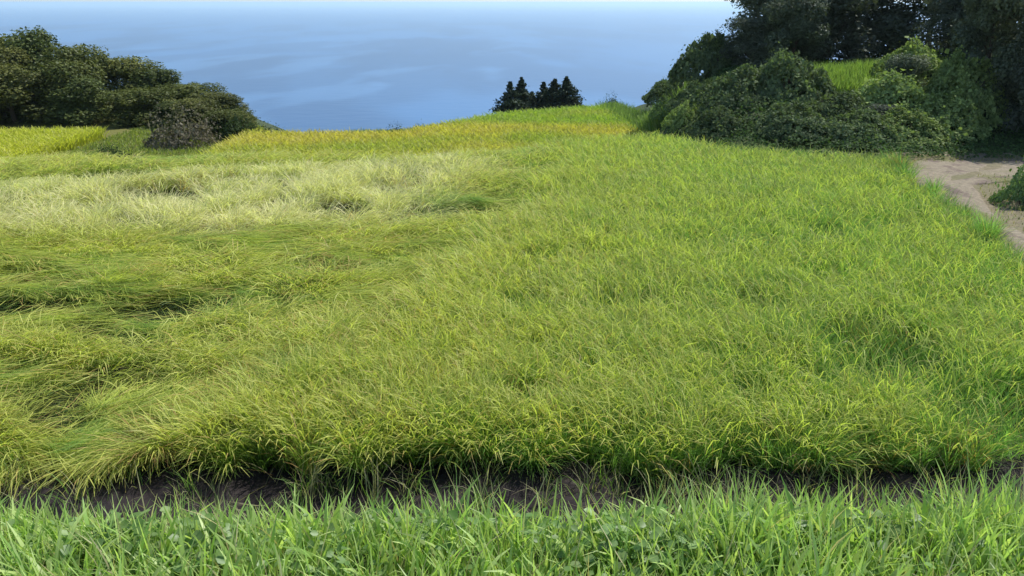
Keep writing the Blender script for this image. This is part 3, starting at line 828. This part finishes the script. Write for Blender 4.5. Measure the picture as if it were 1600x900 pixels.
def make_vines(seed, colA, colB, n=13000, name="vine_mound", up=0):
    """a heap of creeper over hidden shrubs: many small uneven swells, drooping skirts and loose shoots, no round outline"""
    r = np.random.default_rng(seed)
    root = bpy.data.objects.new(name, None); COL.objects.link(root)
    th = r.uniform(0, 6.283, n); rr = np.sqrt(r.random(n)) * 2.0
    x = rr * np.cos(th) * 1.15; y = rr * np.sin(th)
    env = np.clip(1 - (rr / 2.0) ** 1.7, 0, 1)
    sw = vn(x, y, 1.0, seed % 50) * .9 + vn(x, y, 2.3, seed % 50 + 3) * .5
    top = 2.0 * env * (.28 + .62 * sw) - .15
    top = top - .25 * (vn(x, y, 5, 7) > .6)
    z = top * (1 - .35 * r.random(n) ** 3) + r.normal(0, .05, n)
    # shoots that stand clear of the heap
    k = r.random(n) < .03 + up
    z = z + k * r.uniform(0, .45 + 4 * up, n) * (vn(x, y, 3, 13) > .45)
    tone = np.clip(.5 * vn(x, y, 1.6, 9) + .5 * r.random(n), 0, 1)[:, None]
    cc = (np.array(colA) * (1 - tone) + np.array(colB) * tone) * r.uniform(.75, 1.25, (n, 1))
    g = .12
    nn = np.stack([x * .35, y * .35, np.ones(n) * .8], -1)
    V, F, C_ = leaf_quads(np.stack([x, y, z], -1), np.clip(r.lognormal(-2.35, .4, n), .04, .26), cc, nrm=nn, spread=.6, r=r, aspect=.8)
    link("crown", raw_mesh("crown", V, F, C_), M_VINE, root)
    parts = []
    for q in range(7):
        a0 = r.uniform(0, 6.283); b0 = r.uniform(.2, 1.1)
        parts.append(tube([(.1 * math.cos(a0), .1 * math.sin(a0), -.4), (b0 * .6 * math.cos(a0), b0 * .6 * math.sin(a0), .5), (b0 * math.cos(a0), b0 * math.sin(a0), .9)], [.05, .035, .015], 6))
    Vs = np.concatenate([p[0] for p in parts]); Fs = []; n0 = 0
    for p in parts: Fs.append(p[1] + n0); n0 += len(p[0])
    link("stem", raw_mesh("stem", Vs, np.concatenate(Fs), None, True), M_BARK, root)
    return root
vm = [make_vines(601, (.07, .10, .055), (.17, .225, .10)), make_vines(613, (.13, .19, .07), (.36, .45, .16))]  # darker and brighter leaf colours stand in for shaded and sunlit vines
mounds = [
 (9.9, 41, 0, 1.0, 1.5, "tall mound stepping down on the seaward slope of the right wood"),
 (9.5, 46, 0, .9, 1.1, "mound low on the seaward slope of the right wood"),
 (8.6, 38, 0, .7, .8, "dark mound low on the slope in front of the tall stepping mound"),
 (9.2, 33, 0, .9, 1.0, "dark vine mound at the foot of the wood's seaward slope"),
 (11.0, 33, 0, .95, 1.35, "rounded vine mound with a pale lit rim"),
 (12.2, 30.4, 0, .8, .8, "vine mound below the sunlit grassy ledge"),
 (8.0, 30.6, 0, .7, .7, "low dark mound just behind the paddy's far corner"),
 (10.2, 29.3, 0, .8, .75, "broad dark mound behind the middle of the paddy's far rim"),
 (12.4, 28.6, 0, .8, .75, "dark mound right of the broad one behind the paddy rim"),
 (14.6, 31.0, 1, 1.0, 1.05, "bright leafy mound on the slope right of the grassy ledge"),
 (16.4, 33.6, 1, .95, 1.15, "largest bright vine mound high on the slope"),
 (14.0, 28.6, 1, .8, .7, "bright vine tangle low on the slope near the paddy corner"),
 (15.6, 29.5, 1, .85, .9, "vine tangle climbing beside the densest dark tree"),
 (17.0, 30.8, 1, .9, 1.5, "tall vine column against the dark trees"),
 (7.9, 36, 1, .55, .75, "small pale vine mound low on the seaward slope"),
 (10.8, 52, 0, 1.1, 1.0, "dark mound beyond the bank right of the golden field"),
 (13.2, 54, 0, 1.2, 1.3, "taller dark mound between the golden field and the right wood"),
]
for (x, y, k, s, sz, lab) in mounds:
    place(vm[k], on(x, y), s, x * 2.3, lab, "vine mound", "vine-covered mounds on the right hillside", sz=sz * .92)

# sunlit grass on the ledge
r = np.random.default_rng(71); n = 9000
x = r.uniform(11.9, 15.4, n); y = r.uniform(32.6, 35.6, n)
grass_patch("ledge_grass", "bright tuft of sunlit grass on the hillside ledge", x, y, terrain(x, y), np.full(n, .7), np.full(n, .03), (np.array([.18, .30, .06]), np.array([.30, .40, .12])), 72, p1=.7)

bu = [make_vines(701, (.06, .11, .035), (.15, .23, .07), 5000, "bush", .1), make_vines(702, (.09, .16, .06), (.20, .29, .12), 5000, "bush", .06),
      make_vines(703, (.03, .055, .022), (.08, .11, .04), 5000, "bush", .14)]
place(make_vines(711, (.10, .085, .06), (.24, .22, .16), 6000, "brush_heap", .2), on(-18.6, 45.2), .95, .4, "grey-brown heap of dry brush at the foot of the left wood", "brush heap", None, sz=1.25)
bushes = [
 # x, y, proto, s, sz, label
 (-15.8, 47.4, 2, 1.3, 1.2, "dark rounded bush at the seaward end of the left wood"),
 (-13.9, 46.9, 2, .9, .75, "low dark bush where the golden field meets the sea view"),
 (-20.0, 40.0, 2, .85, .8, "small dark bush standing alone on the pale bare patch"),
 (-6.9, 47.0, 2, .7, .75, "dark bush on the rim where the golden field steps up"),
 (-5.6, 48.4, 0, .6, .75, "small green bush just right of the dark one on the field rim"),
 (-10.5, 46.9, 0, .5, .42, "tiny green bush on the sea rim of the golden field"),
 (7.2, 60.2, 2, .75, 1.1, "small upright dark bush at the far corner of the golden field"),
 (8.6, 44.5, 1, .9, .8, "light green bush on the bank right of the golden field"),
 (9.8, 24.0, 0, .01, .01, None),
 (12.9, 19.7, 1, .6, .9, "leafy blue-green bush beside the dirt path"),
 (14.0, 20.3, 0, .85, 1.1, "larger leafy bush behind the one beside the dirt path"),
]
for (x, y, k, s, sz, lab) in bushes:
    if lab: place(bu[k], on(x, y), s * .62, x * 3.1, lab, "bush", None, sz=sz * .75)
